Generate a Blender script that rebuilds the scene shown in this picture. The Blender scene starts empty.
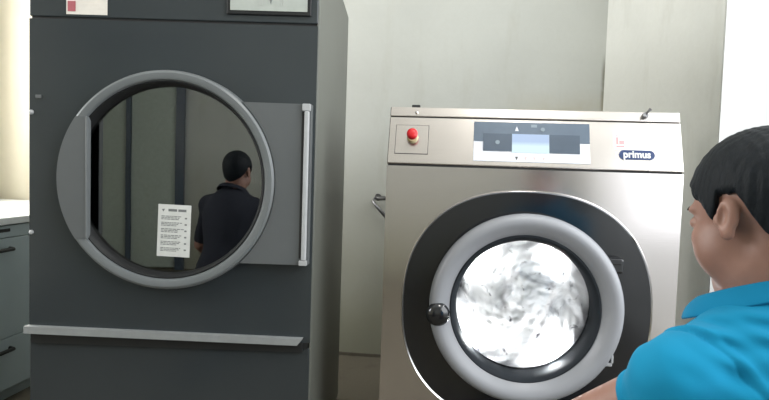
import bpy, bmesh, math, random
import numpy as np
from mathutils import Vector, Matrix, Quaternion
random.seed(4)
SC = bpy.context.scene
COL = SC.collection
PI = math.pi
SC.view_settings.view_transform = 'Standard'
SC.view_settings.look = 'None'
SC.view_settings.exposure = 0.0
SC.cycles.use_denoising = True
SC.cycles.max_bounces = 10
SC.cycles.sample_clamp_indirect = 6.0
SC.cycles.caustics_reflective = False
SC.cycles.caustics_refractive = False

# ------------------------------------------------------------------ materials
def srgb(r, g, b):
    f = lambda c: (c/255/12.92) if c/255 <= .04045 else ((c/255+.055)/1.055)**2.4
    return (f(r), f(g), f(b), 1)

class Mat:
    def __init__(s, name):
        s.m = bpy.data.materials.new(name); s.m.use_nodes = True
        s.t = s.m.node_tree; s.n = s.t.nodes; s.l = s.t.links
        s.b = s.n['Principled BSDF']
    def node(s, kind, **kw):
        n = s.n.new(kind)
        for k, v in kw.items():
            if k in n.inputs: n.inputs[k].default_value = v
            else: setattr(n, k, v)
        return n
    def coords(s, scale=(1,1,1), kind='Object'):
        c = s.node('ShaderNodeTexCoord'); mp = s.node('ShaderNodeMapping')
        mp.inputs['Scale'].default_value = scale
        s.l.new(c.outputs[kind], mp.inputs[0]); return mp.outputs[0]
    def noise(s, scale=5, detail=4, rough=.55, vec=None, dist=0):
        n = s.node('ShaderNodeTexNoise', Scale=scale, Detail=detail, Roughness=rough, Distortion=dist)
        s.l.new(vec if vec else s.coords(), n.inputs['Vector']); return n.outputs['Fac']
    def ramp(s, fac, stops):
        r = s.node('ShaderNodeValToRGB'); e = r.color_ramp.elements
        while len(e) < len(stops): e.new(.5)
        for k, (p, c) in enumerate(stops):
            e[k].position = p; e[k].color = c if len(c) == 4 else (*c, 1)
        s.l.new(fac, r.inputs[0]); return r.outputs[0]
    def mix(s, fac, a, b, mode='MIX'):
        m = s.node('ShaderNodeMix', data_type='RGBA', blend_type=mode)
        for sock, v in ((m.inputs[0], fac), (m.inputs[6], a), (m.inputs[7], b)):
            if hasattr(v, 'is_output'): s.l.new(v, sock)
            else: sock.default_value = v
        return m.outputs[2]
    def bump(s, h, strength=.2, dist=.01):
        b = s.node('ShaderNodeBump', Strength=strength, Distance=dist)
        s.l.new(h, b.inputs['Height']); s.l.new(b.outputs[0], s.b.inputs['Normal'])
    def set(s, **kw):
        for k, v in kw.items():
            k = k.replace('_', ' ')
            if hasattr(v, 'is_output'): s.l.new(v, s.b.inputs[k])
            else: s.b.inputs[k].default_value = v
        return s

def simple(name, col, rough=.5, metal=0, var=.06, nscale=30, spec=.5, bump=0, **kw):
    M = Mat(name)
    dk = tuple(c*(1-var) for c in col[:3])+(1,); lt = tuple(min(1, c*(1+var)) for c in col[:3])+(1,)
    n = M.noise(nscale, 3)
    M.set(Base_Color=M.ramp(n, [(.3, dk), (.7, lt)]), Roughness=rough, Metallic=metal, **kw)
    M.b.inputs['Specular IOR Level'].default_value = spec
    if bump: M.bump(n, bump, .002)
    return M.m

def plaster(name, base, stain, low_shade=None, corner=False):
    M = Mat(name)
    v = M.coords()
    big = M.noise(1.3, 5, .6, v, .4); fine = M.noise(40, 4, .6, v)
    streak = M.noise(3, 5, .6, M.coords((2.2, 2.2, .5)))
    c = M.ramp(big, [(.35, base), (.72, tuple(x*.9 for x in base[:3])+(1,))])
    c = M.mix(M.ramp(streak, [(.56, (0,0,0,1)), (.8, (.45,.45,.45,1))]), c, stain)
    c = M.mix(M.ramp(fine, [(.3, (0,0,0,1)), (.9, (.12,.12,.12,1))]), c, stain)
    if low_shade:  # lower wall darkened in the colour, mostly standing in for shade
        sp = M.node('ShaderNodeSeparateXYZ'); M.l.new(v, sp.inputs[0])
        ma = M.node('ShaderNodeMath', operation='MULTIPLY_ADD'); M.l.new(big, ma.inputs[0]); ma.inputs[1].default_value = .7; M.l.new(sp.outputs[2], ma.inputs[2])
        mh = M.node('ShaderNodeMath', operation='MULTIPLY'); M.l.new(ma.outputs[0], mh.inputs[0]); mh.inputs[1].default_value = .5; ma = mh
        c = M.mix(M.ramp(ma.outputs[0], [(.28, (.9,.9,.9,1)), (.55, (.4,.4,.4,1)), (.85, (0,0,0,1))]), c, low_shade)
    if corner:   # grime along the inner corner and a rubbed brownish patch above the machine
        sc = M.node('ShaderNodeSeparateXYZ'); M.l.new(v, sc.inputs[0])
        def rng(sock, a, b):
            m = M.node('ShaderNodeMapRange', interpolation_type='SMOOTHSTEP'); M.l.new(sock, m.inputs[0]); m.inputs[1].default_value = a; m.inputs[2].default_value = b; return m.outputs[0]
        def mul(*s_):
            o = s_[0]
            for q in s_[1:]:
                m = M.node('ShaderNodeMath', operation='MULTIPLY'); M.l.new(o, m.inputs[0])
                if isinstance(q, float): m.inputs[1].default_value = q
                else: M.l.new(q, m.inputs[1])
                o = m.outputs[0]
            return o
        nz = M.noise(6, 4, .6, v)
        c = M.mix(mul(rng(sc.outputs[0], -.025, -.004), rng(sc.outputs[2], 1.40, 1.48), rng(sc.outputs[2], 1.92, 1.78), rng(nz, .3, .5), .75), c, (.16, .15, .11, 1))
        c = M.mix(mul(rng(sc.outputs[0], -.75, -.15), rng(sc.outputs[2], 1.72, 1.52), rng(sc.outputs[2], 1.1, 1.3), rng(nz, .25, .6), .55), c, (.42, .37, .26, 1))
    M.set(Base_Color=c, Roughness=.85); M.b.inputs['Specular IOR Level'].default_value = .2
    M.bump(fine, .15, .004)
    return M.m

def brushed(name, col, rough=.3):
    M = Mat(name)
    n = M.noise(3, 6, .7, M.coords((1.5, 40, 90))); cl = M.noise(1.6, 3)
    M.set(Base_Color=M.ramp(n, [(.3, tuple(c*.94 for c in col)+(1,)), (.7, tuple(col)+(1,))]), Metallic=1,
          Roughness=M.ramp(cl, [(.3, (rough-.04,)*3), (.7, (rough+.05,)*3)]))
    M.bump(n, .04, .001)
    return M.m

def glass(name, tint, refl, rough=.0):
    M = Mat(name); M.n.remove(M.b)
    tr = M.node('ShaderNodeBsdfTransparent', Color=tint); gl = M.node('ShaderNodeBsdfGlossy', Roughness=rough)
    fr = M.node('ShaderNodeFresnel', IOR=1.5); mx = M.node('ShaderNodeMixShader')
    ad = M.node('ShaderNodeMath', operation='ADD', use_clamp=True); M.l.new(fr.outputs[0], ad.inputs[0]); ad.inputs[1].default_value = refl
    n = M.noise(2, 2); sc = M.node('ShaderNodeMath', operation='MULTIPLY_ADD'); M.l.new(n, sc.inputs[0]); sc.inputs[1].default_value = .02; M.l.new(ad.outputs[0], sc.inputs[2])
    M.l.new(sc.outputs[0], mx.inputs[0]); M.l.new(tr.outputs[0], mx.inputs[1]); M.l.new(gl.outputs[0], mx.inputs[2])
    M.l.new(mx.outputs[0], M.n['Material Output'].inputs[0])
    return M.m

def emis(name, top, bot, z0, z1, strength):
    M = Mat(name)
    sp = M.node('ShaderNodeSeparateXYZ'); M.l.new(M.coords(), sp.inputs[0])
    mr = M.node('ShaderNodeMapRange'); M.l.new(sp.outputs[2], mr.inputs[0]); mr.inputs[1].default_value = z0; mr.inputs[2].default_value = z1
    c = M.ramp(mr.outputs[0], [(.35, bot), (.6, top)])
    M.set(Base_Color=(.05,.05,.05,1), Roughness=.2, Emission_Color=c, Emission_Strength=strength)
    return M.m

MT = {}
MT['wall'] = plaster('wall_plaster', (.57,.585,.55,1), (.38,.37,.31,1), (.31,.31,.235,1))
MT['wall2'] = plaster('right_wall_plaster_lit', (.74,.75,.715,1), (.5,.49,.43,1))  # lighter copy of the wall plaster, standing in for light on this wall
MT['wall_bright'] = plaster('white_reveal', (.66,.67,.66,1), (.5,.5,.49,1))
MT['cream'] = plaster('cream_plaster', (.78,.73,.60,1), (.6,.54,.42,1))
MT['ceil'] = plaster('ceiling_paint', (.8,.8,.78,1), (.6,.6,.55,1))
MT['floor'] = plaster('concrete_floor', (.15,.135,.105,1), (.045,.038,.026,1))
MT['ground'] = plaster('yard_concrete', (.5,.5,.48,1), (.35,.34,.3,1))
MT['dryer'] = simple('charcoal_paint', (.036,.043,.047,1), .16, 0, .05, 3)
MT['dryer_side'] = simple('grey_side_paint', (.11,.115,.10,1), .4, 0, .05, 4)
MT['door_grey'] = simple('door_grey_paint', (.145,.158,.163,1), .38, 0, .04, 6)
MT['hinge_plate'] = simple('hinge_plate_paint', (.105,.113,.117,1), .42, 0, .04, 6)
MT['black'] = simple('black_rubber', (.010,.011,.012,1), .5)
MT['gloss_black'] = simple('gloss_black_plastic', (.006,.007,.010,1), .14, 0, .1, 20, .85)
MT['dark'] = simple('dark_drum', (.012,.012,.012,1), .6)
MT['lightgrey'] = simple('pale_grey_paint', (.40,.41,.42,1), .45)
MT['white'] = simple('white_paint', (.8,.8,.8,1), .45)
MT['alu'] = simple('strip_aluminium', (.30,.315,.32,1), .45, .2)
MT['paper'] = simple('white_paper', (.62,.63,.61,1), .8)
MT['sticker'] = simple('sticker_white', (.72,.68,.62,1), .6)
MT['stickerw'] = simple('sticker_bright', (.95,.93,.92,1), .6)
MT['ink'] = simple('grey_print', (.16,.17,.17,1), .8)
MT['faintink'] = simple('faint_print', (.42,.44,.42,1), .8)
MT['red'] = simple('red_plastic', (.62,.015,.02,1), .3)
MT['redprint'] = simple('red_print', (.40,.10,.12,1), .6)
MT['pinkprint'] = simple('pink_print', (.85,.35,.36,1), .6)
MT['yellow'] = simple('pale_yellow_plastic', (.75,.62,.36,1), .4)
MT['panelgrey'] = simple('display_grey', (.40,.43,.40,1), .35)
MT['steel'] = brushed('brushed_steel', (.67,.63,.62), .17)
MT['steel_panel'] = brushed('brushed_steel_panel', (.68,.635,.60), .24)
MT['chrome'] = simple('polished_trim', (.8,.8,.8,1), .12, 1, .03)
MT['ring'] = simple('silver_grey_plastic', (.27,.278,.30,1), .36, .0, .03, 8)
MT['gasket'] = simple('slate_gasket', (.018,.022,.027,1), .75, 0, .06, 30, .2)
MT['navy'] = simple('navy_badge', (.012,.035,.12,1), .3)
MT['slate'] = simple('slate_display', (.10,.135,.18,1), .3)
MT['slate2'] = simple('slate_display_inner', (.075,.10,.135,1), .25)
MT['palegrey'] = simple('display_white', (.68,.70,.76,1), .4)
MT['lcd'] = emis('lcd_screen', (.45,.60,.86,1), (.72,.93,1.0,1), .05, .117, .95)
MT['metal_dark'] = simple('dull_iron', (.10,.10,.10,1), .5, .7)
MT['keymetal'] = simple('key_metal', (.25,.25,.26,1), .35, .8)
MT['cab'] = simple('blue_grey_laminate', (.42,.50,.53,1), .5, 0, .03, 6)
MT['cabtop'] = simple('white_laminate', (.86,.89,.90,1), .4)
MT['seam'] = simple('dark_seam', (.03,.03,.03,1), .8)
MT['drumsteel'] = simple('drum_steel', (.5,.5,.52,1), .35, .9)
MT['glass_dark'] = glass('smoked_door_glass', (.35,.40,.36,1), .20)
MT['glass_clear'] = glass('clear_door_glass', (.97,.98,.98,1), .0)
MT['woodgreen'] = simple('grey_green_door', (.46,.52,.47,1), .6)

def skin_mat():
    M = Mat('skin')
    n = M.noise(18, 4); n2 = M.noise(90, 3)
    c = M.ramp(n, [(.3, (.26,.135,.100,1)), (.7, (.34,.185,.14,1))])
    M.set(Base_Color=c, Roughness=.5, Subsurface_Weight=.12, Subsurface_Scale=.02)
    M.b.inputs['Subsurface Radius'].default_value = (1, .35, .2)
    M.bump(n2, .08, .002); return M.m
MT['skin'] = skin_mat()
def hair_mat():
    M = Mat('black_hair')
    n = M.noise(1, 6, .7, M.coords((260, 260, 70)))
    M.set(Base_Color=M.ramp(n, [(.3, (.004,.006,.008,1)), (.75, (.012,.016,.021,1))]), Roughness=.5)
    M.b.inputs['Specular IOR Level'].default_value = .16
    M.bump(n, .5, .003); return M.m
MT['hair'] = hair_mat()
def cloth(name, col, dark):
    M = Mat(name)
    n = M.noise(6, 4); w = M.noise(420, 2)
    M.set(Base_Color=M.ramp(n, [(.3, dark), (.7, col)]), Roughness=.85, Sheen_Weight=.03)
    M.b.inputs['Specular IOR Level'].default_value = .2
    M.bump(w, .12, .001); return M.m
MT['shirt'] = cloth('turquoise_jersey', (.004,.235,.42,1), (.003,.20,.37,1))
MT['collar'] = cloth('turquoise_rib', (.004,.22,.41,1), (.003,.19,.36,1))
MT['trousers'] = cloth('dark_trousers', (.025,.028,.04,1), (.018,.02,.03,1))
MT['shoe'] = simple('black_shoe', (.015,.015,.015,1), .45)
MT['eye'] = simple('eye_white', (.7,.68,.66,1), .2)
MT['iris'] = simple('dark_iris', (.015,.01,.008,1), .15)

# ------------------------------------------------------------------ mesh helpers
def obj(name, bm, mat, parent=None, smooth=False, mw=None, angle=None):
    me = bpy.data.meshes.new(name)
    bmesh.ops.recalc_face_normals(bm, faces=bm.faces)
    bm.to_mesh(me); bm.free()
    o = bpy.data.objects.new(name, me); COL.objects.link(o)
    for m in (mat if isinstance(mat, (list, tuple)) else [mat]): me.materials.append(m)
    if smooth or angle:
        for p in me.polygons: p.use_smooth = True
        if angle:
            me.set_sharp_from_angle(angle=math.radians(angle))
    if parent: o.parent = parent
    if mw is not None: o.matrix_world = mw
    return o

def tag(o, label, cat, group=None):
    o['label'] = label
    if cat: o['category'] = cat
    if group: o['group'] = group
    return o

def thing(name, label, cat, loc, rz=0, group=None):
    o = bpy.data.objects.new(name, None); COL.objects.link(o)
    o.location = loc; o.rotation_euler = (0, 0, rz); o.empty_display_size = .1
    return tag(o, label, cat, group)

def box(bm, x0, x1, y0, y1, z0, z1, bev=0, mi=0, seg=2):
    vs = [bm.verts.new((x, y, z)) for x in (x0, x1) for y in (y0, y1) for z in (z0, z1)]
    F = [(0,1,3,2), (4,6,7,5), (0,4,5,1), (2,3,7,6), (0,2,6,4), (1,5,7,3)]
    fs = [bm.faces.new([vs[i] for i in f]) for f in F]
    for f in fs: f.material_index = mi
    if bev:
        es = list({e for f in fs for e in f.edges})
        r = bmesh.ops.bevel(bm, geom=es, offset=bev, segments=seg, profile=.5, affect='EDGES')
    return vs

def boxm(*a, **k):
    bm = bmesh.new(); box(bm, *a, **k); return bm

def prism(bm, pts, y0, y1, axis='y', mi=0):
    """polygon pts (x,z) extruded between y0 and y1 (axis y), or (y,z) extruded along x"""
    mk = (lambda p, h: (p[0], h, p[1])) if axis == 'y' else (lambda p, h: (h, p[0], p[1])) if axis == 'x' else (lambda p, h: (p[0], p[1], h))
    a = [bm.verts.new(mk(p, y0)) for p in pts]; b = [bm.verts.new(mk(p, y1)) for p in pts]
    n = len(pts)
    fs = [bm.faces.new(a), bm.faces.new(b[::-1])]
    for i in range(n): fs.append(bm.faces.new((a[i], b[i], b[(i+1) % n], a[(i+1) % n])))
    for f in fs: f.material_index = mi
    return fs

def lathe(bm, prof, cx, cz, n=96, closed=False, a0=0, a1=2*PI):
    """profile of (r, y) turned about an axis parallel to y through (cx, cz)"""
    full = abs(a1-a0-2*PI) < 1e-6
    m = n if full else n+1
    rings = []
    for r, y in prof:
        if r < 1e-6: rings.append([bm.verts.new((cx, y, cz))])
        else: rings.append([bm.verts.new((cx+r*math.cos(a0+(a1-a0)*i/n), y, cz+r*math.sin(a0+(a1-a0)*i/n))) for i in range(m)])
    if closed: rings.append(rings[0])
    for A, B in zip(rings, rings[1:]):
        for i in range(n):
            j = (i+1) % m
            q = [A[i % len(A)], A[j % len(A)], B[j % len(B)], B[i % len(B)]]
            u = []
            for v in q:
                if v not in u: u.append(v)
            if len(u) >= 3: bm.faces.new(u)

def plate_hole(bm, outer, cx, cz, r, y0, y1, n=96, extra=()):
    """plate whose outline is outer(angle)->(x,z), with a round hole"""
    angs = sorted(set([round(2*PI*i/n, 6) for i in range(n)] + [round(a % (2*PI), 6) for a in extra]))
    L = []
    for a in angs:
        ox, oz = outer(a); ix, iz = cx+r*math.cos(a), cz+r*math.sin(a)
        L.append([bm.verts.new(p) for p in ((ox, y0, oz), (ix, y0, iz), (ix, y1, iz), (ox, y1, oz))])
    for A, B in zip(L, L[1:]+L[:1]):
        for k in range(4):
            bm.faces.new((A[k], B[k], B[(k+1) % 4], A[(k+1) % 4]))

def rect_outer(x0, x1, z0, z1, cx, cz):
    def f(a):
        c, s = math.cos(a), math.sin(a); t = 1e9
        if c > 1e-9: t = min(t, (x1-cx)/c)
        if c < -1e-9: t = min(t, (x0-cx)/c)
        if s > 1e-9: t = min(t, (z1-cz)/s)
        if s < -1e-9: t = min(t, (z0-cz)/s)
        return cx+t*c, cz+t*s
    ex = [math.atan2(z-cz, x-cx) for x in (x0, x1) for z in (z0, z1)]
    return f, ex

def tube(bm, pts, rad, n=10, caps=True):
    pts = [Vector(p) for p in pts]; rings = []
    up = Vector((.31, .2, .93)).normalized()
    for i, p in enumerate(pts):
        d = (pts[min(i+1, len(pts)-1)]-pts[max(i-1, 0)]).normalized()
        u = d.cross(up)
        if u.length < .05: u = d.cross(Vector((1, 0, 0)))
        u.normalize(); w = d.cross(u)
        r = rad[i] if isinstance(rad, (list, tuple)) else rad
        rings.append([bm.verts.new(p+u*r*math.cos(2*PI*k/n)+w*r*math.sin(2*PI*k/n)) for k in range(n)])
    for A, B in zip(rings, rings[1:]):
        for k in range(n): bm.faces.new((A[k], A[(k+1) % n], B[(k+1) % n], B[k]))
    if caps: bm.faces.new(rings[0]); bm.faces.new(rings[-1][::-1])

def ball(bm, c, r, sx=1, sy=1, sz=1, u=24, v=16):
    bmesh.ops.create_uvsphere(bm, u_segments=u, v_segments=v, radius=r, matrix=Matrix.Translation(c) @ Matrix.Diagonal((sx, sy, sz, 1)))

def squircle(cx, cz, rx, rz, e):
    def f(a):
        c, s = math.cos(a), math.sin(a)
        t = (abs(c/rx)**e + abs(s/rz)**e)**(-1/e)
        return cx+t*c, cz+t*s
    return f

def text_bm(body, size, depth, bold=0.0):
    cu = bpy.data.curves.new('lettering', 'FONT'); cu.body = body; cu.size = size; cu.extrude = depth; cu.offset = bold
    cu.align_x = 'CENTER'; cu.align_y = 'CENTER'
    o = bpy.data.objects.new('lettering', cu); COL.objects.link(o)
    dg = bpy.context.evaluated_depsgraph_get()
    me = bpy.data.meshes.new_from_object(o.evaluated_get(dg))
    bm = bmesh.new(); bm.from_mesh(me)
    bpy.data.objects.remove(o); bpy.data.curves.remove(cu); bpy.data.meshes.remove(me)
    return bm

# ------------------------------------------------------------------ camera
f_px, pitch, roll = 616.35, .055192, .032109
CAMZ = 1.2
fw = Vector((0, math.cos(pitch), -math.sin(pitch))); up0 = Vector((0, math.sin(pitch), math.cos(pitch))); X = Vector((1, 0, 0))
cr, sr = math.cos(roll), math.sin(roll)
right = cr*X + sr*up0; up = -sr*X + cr*up0
cam = bpy.data.cameras.new('camera'); cam.sensor_width = 36; cam.lens = f_px*36/769; cam.clip_start = .02
co = bpy.data.objects.new('camera', cam); COL.objects.link(co)
M3 = Matrix((right, up, -fw)).transposed()
co.matrix_world = Matrix.Translation((0, 0, CAMZ)) @ M3.to_4x4()
SC.camera = co

# ------------------------------------------------------------------ room (built in its own frame: corner of back and right wall is the origin)
RY = -.11572
ROOM = Matrix.Translation((1.272, 3.666, 0)) @ Matrix.Rotation(RY, 4, 'Z')
H = 3.6; XL = -3.9; YF = -6.2; OP0, OP1, OPZ, XR = -.889, -5.0, 3.3, .30
def struct(name, bm, mat, **k):
    o = obj(name, bm, mat, mw=ROOM, **k); o['kind'] = 'structure'; return o
struct('floor', boxm(XL-.2, XR+.28, YF-.2, .2, -.1, 0), MT['floor'])
struct('ceiling', boxm(XL-.2, XR+.28, YF-.2, .2, H, H+.1), MT['ceil'])
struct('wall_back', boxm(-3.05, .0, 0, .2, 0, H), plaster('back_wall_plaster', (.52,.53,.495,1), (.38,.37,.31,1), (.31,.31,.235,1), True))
struct('wall_back_left', boxm(XL-.2, -3.05, 0, .2, 0, H), MT['cream'])
bm = bmesh.new(); prism(bm, [(0, 0), (XR, OP0), (XR+.28, OP0), (XR+.28, .2), (0, .2)], 0, H, axis='z')
struct('wall_right', bm, MT['wall2'])
bm = bmesh.new()
box(bm, XR, XR+.28, YF-.2, OP1, 0, H); box(bm, XR, XR+.28, OP1, OP0, OPZ, H)
struct('wall_right_front', bm, MT['wall'])
bm = bmesh.new()
box(bm, XR+.002, XR+.28, OP0-.012, OP0, 0, OPZ)
box(bm, XR+.002, XR+.28, OP1, OP1+.012, 0, OPZ); box(bm, XR+.002, XR+.28, OP1, OP0, OPZ-.012, OPZ)
struct('trim_1', bm, MT['wall_bright'])
# left wall with a window, plus a second opening added for fill light
wy0, wy1, wz0, wz1 = -1.75, -.35, 1.25, 2.75
bm = bmesh.new()
vy0, vy1 = -3.5, -2.1
box(bm, XL-.2, XL, YF-.2, vy0, 0, H); box(bm, XL-.2, XL, vy1, wy0, 0, H); box(bm, XL-.2, XL, wy1, .2, 0, H)
for a, b in ((wy0, wy1), (vy0, vy1)): box(bm, XL-.2, XL, a, b, 0, wz0); box(bm, XL-.2, XL, a, b, wz1, H)
struct('wall_left', bm, MT['cream'])
bm = bmesh.new()
for a, b in ((wy0, wy0+.05), (wy1-.05, wy1), ((wy0+wy1)/2-.025, (wy0+wy1)/2+.025)): box(bm, XL-.14, XL-.08, a, b, wz0, wz1)
for a, b in ((wz0, wz0+.05), (wz1-.05, wz1)): box(bm, XL-.14, XL-.08, wy0, wy1, a, b)
struct('window_1', bm, MT['white'])
bm = bmesh.new()
for a, b in ((vy0, vy0+.05), (vy1-.05, vy1), ((vy0+vy1)/2-.025, (vy0+vy1)/2+.025)): box(bm, XL-.14, XL-.08, a, b, wz0, wz1)
for a, b in ((wz0, wz0+.05), (wz1-.05, wz1)): box(bm, XL-.14, XL-.08, vy0, vy1, a, b)
struct('added_window_2', bm, MT['white'])  # second window, added to let in fill light
# wall behind the viewer with a panelled double door (seen only as a reflection in the smoked glass)
struct('wall_front', boxm(XL-.2, XR+.28, YF-.2, YF, 0, H), MT['wall'])
bm = bmesh.new()
for a, b in ((-3.85, -3.32), (-3.27, -2.78)):
    box(bm, a, b, YF, YF+.04, .02, 2.25, .006)
struct('door_1', bm, MT['woodgreen'])
bm = bmesh.new()
for a, b in ((-3.32, -3.27), (-2.78, -2.69)): box(bm, a, b, YF, YF+.07, 0, 2.45)
box(bm, -3.88, -2.69, YF, YF+.07, 2.27, 2.45)
struct('trim_2', bm, MT['slate2'])
# dirty skirting line at the foot of the back wall
struct('baseboard_back', boxm(-3.04, -.001, -.012, 0, 0, .018), MT['floor'])
# yard outside the opening
struct('ground', boxm(XR+.28, 9, YF-6, 3, -.12, -.02), MT['ground'])

# ------------------------------------------------------------------ light
w = bpy.data.worlds.new('daylight'); SC.world = w; w.use_nodes = True
bg = w.node_tree.nodes['Background']; bg.inputs[0].default_value = (.93, .97, 1, 1); bg.inputs[1].default_value = 1.9
def area(name, loc, rot, sx, sy, power, col=(1, 1, 1)):
    l = bpy.data.lights.new(name, 'AREA'); l.shape = 'RECTANGLE'; l.size = sx; l.size_y = sy; l.energy = power; l.color = col
    o = bpy.data.objects.new(name, l); COL.objects.link(o)
    o.matrix_world = ROOM @ Matrix.Translation(loc) @ rot; return o
area('doorway_daylight', (XR+.5, -3.1, 2.1), Matrix.Rotation(PI/2, 4, 'Y'), 2.3, 3.6, 78, (.95, .98, 1))
area('window_and_fill_light', (XL-.3, (wy0+wy1)/2, 1.85), Matrix.Rotation(-PI/2, 4, 'Y'), 1.2, 1.3, 90, (1, .98, .94))
area('window_and_fill_light', (XL-.3, (vy0+vy1)/2, 1.85), Matrix.Rotation(-PI/2, 4, 'Y'), 1.2, 1.3, 58, (.97, .99, 1))  # added fill for the right wall, through the second window
area('overhead_fill', (-.40, -2.95, 3.5), Matrix.Identity(4), .4, 1.0, 26, (1, .98, .92))  # added overhead fill light, no fitting there

# ------------------------------------------------------------------ DRYER
dr = thing('tumble_dryer', 'tall charcoal tumble dryer with large round smoked glass door', 'dryer', (-1.1478, 1.9878, 0), -.015049)
DW, DD, DH = .92, 1.13, 1.93
bm = bmesh.new(); box(bm, 0, DW-.004, .02, DD, .03, DH)
for f in [f for f in bm.faces if abs(f.calc_center_median().y-.02) < 1e-4]: bm.faces.remove(f)
box(bm, .05, DW-.05, .06, DD-.05, 0, .03)
obj('cabinet', bm, MT['dryer'], dr)
obj('side_panel', boxm(DW-.004, DW+.004, .004, DD, .03, DH, .003), MT['dryer_side'], dr)
dcx, dcz = .458, 1.132
fo, ex = rect_outer(0, DW, .618, 1.633, dcx, dcz)
bm = bmesh.new(); plate_hole(bm, fo, dcx, dcz, .325, 0, .022, 96, ex)
obj('front_panel', bm, MT['dryer'], dr)
cp = obj('control_panel', boxm(0, DW, 0, .022, 1.641, DH, .003), MT['dryer'], dr)
obj('lint_panel', boxm(0, DW, .002, .022, .03, .600, .004), MT['dryer'], dr)
obj('shadow_gap', boxm(.004, DW-.006, .008, .022, 1.633, 1.641), MT['seam'], dr)
bm = bmesh.new(); box(bm, .004, DW-.006, .0, .022, .598, .618); box(bm, .01, .897, -.008, .0015, .588, .618)
obj('shadow_gap', bm, MT['black'], dr)
# silver pull strip with a slanted right end
bm = bmesh.new(); prism(bm, [(-.005, .622), (.882, .614), (.899, .636), (-.005, .645)], -.024, .0)
h = obj('pull_strip', bm, MT['alu'], dr); h['label'] = 'pale silver pull strip above the lint panel'
# status display, sticker
bm = bmesh.new(); box(bm, .632, .899, -.010, 0, 1.662, 1.82, .003)
dp = obj('display_frame', bm, MT['black'], dr)
obj('display', boxm(.644, .887, -.012, -.008, 1.674, 1.808), MT['panelgrey'], dp)
bm = bmesh.new()
prism(bm, [(.767, 1.712), (.777, 1.712), (.772, 1.694)], -.0132, -.0118)
box(bm, .76, .784, -.0132, -.0118, 1.718, 1.724)
obj('display_mark', bm, MT['ink'], dp)
bm = bmesh.new()
for x in (.736, .742, .803, .81): box(bm, x, x+.003, -.0132, -.0118, 1.69, 1.75)
box(bm, .70, .85, -.0132, -.0118, 1.76, 1.765)
obj('display_mark', bm, MT['faintink'], dp)
st = obj('sticker', boxm(.119, .250, -.0015, .001, 1.649, 1.715), MT['sticker'], dr); st['label'] = 'white sticker with a red square logo'
obj('sticker_logo', boxm(.124, .149, -.0025, -.001, 1.658, 1.690), MT['redprint'], st)
bm = bmesh.new()
box(bm, .160, .240, -.0022, -.001, 1.692, 1.696); box(bm, .218, .243, -.0022, -.001, 1.667, 1.669); box(bm, .17, .24, -.0022, -.001, 1.679, 1.681)
obj('sticker_text', bm, MT['sticker'], st)
# cabinet screws / latch studs
obj('latch', boxm(.022, .040, -.005, .001, 1.381, 1.392, .001), MT['hinge_plate'], dr)
for z in (1.336, .949):
    bm = bmesh.new(); lathe(bm, [(0, -.007), (.006, -.006), (.008, -.002), (.008, .001)], .007, z, 16)
    obj('screw', bm, MT['lightgrey'], dr, smooth=True)
# door
bm = bmesh.new()
lathe(bm, [(.346, .001), (.346, -.036), (.343, -.046), (.336, -.051), (.322, -.051), (.316, -.048), (.312, -.040), (.3105, .001)], dcx, dcz, 128, closed=True)
door = obj('door_ring', bm, MT['door_grey'], dr, angle=35)
bm = bmesh.new()
lathe(bm, [(.3120, -.040), (.308, -.042), (.301, -.030), (.2975, -.004), (.2975, .012), (.3120, .012)], dcx, dcz, 128, closed=True)
obj('door_gasket', bm, MT['black'], door, angle=40)
bm = bmesh.new()
lathe(bm, [(0, -.005), (.1, -.0048), (.2, -.0042), (.302, -.003), (.302, .002), (.2, .0008), (.1, .0002), (0, 0)], dcx, dcz, 96)
gp = obj('door_glass', bm, MT['glass_dark'], door, angle=30); gp['label'] = 'smoked reflective door glass'
# flat pull plate filling the left segment of the ring
chord = .213
pts = [(chord, dcz-.195)]
a_hi = math.acos((chord-dcx)/.345)
a0_, a1_ = PI-math.asin(.195/.345), PI+math.asin(.195/.345)
arc = [(dcx+.341*math.cos(a), dcz+.341*math.sin(a)) for a in np.linspace(a0_, a1_, 30)]
bm = bmesh.new(); prism(bm, [(chord, dcz+.192), *arc, (chord, dcz-.192)], -.0525, -.04)
ph = obj('door_handle', bm, MT['hinge_plate'], door)
obj('handle_lip', boxm(chord-.004, chord+.002, -.056, -.030, dcz-.192, dcz+.192, .002), MT['door_grey'], door)
# hinge plate on the right, with its rod
bm = bmesh.new()
arc = [(dcx+.3465*math.cos(a), dcz+.3465*math.sin(a)) for a in np.linspace(math.asin(.253/.3465), -math.asin(.253/.3465), 30)]
prism(bm, [(.912, dcz+.252), *arc, (.912, dcz-.253)], -.045, .001)
hp = obj('hinge_plate', bm, MT['hinge_plate'], dr)
bm = bmesh.new(); box(bm, .893, .908, -.062, -.045, .895, 1.362, .004); box(bm, .886, .911, -.060, -.045, 1.362, 1.384, .002); box(bm, .886, .911, -.060, -.045, .879, .895, .002)
obj('hinge_rod', bm, MT['lightgrey'], hp)
obj('hinge_gap', boxm(.884, .893, -.0465, -.044, .90, 1.36), MT['seam'], hp)
# drum behind the glass
bm = bmesh.new(); lathe(bm, [(.324, .02), (.40, .05), (.40, .75), (0, .75)], dcx, dcz, 64)
obj('drum', bm, MT['dark'], dr, angle=40)
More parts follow.
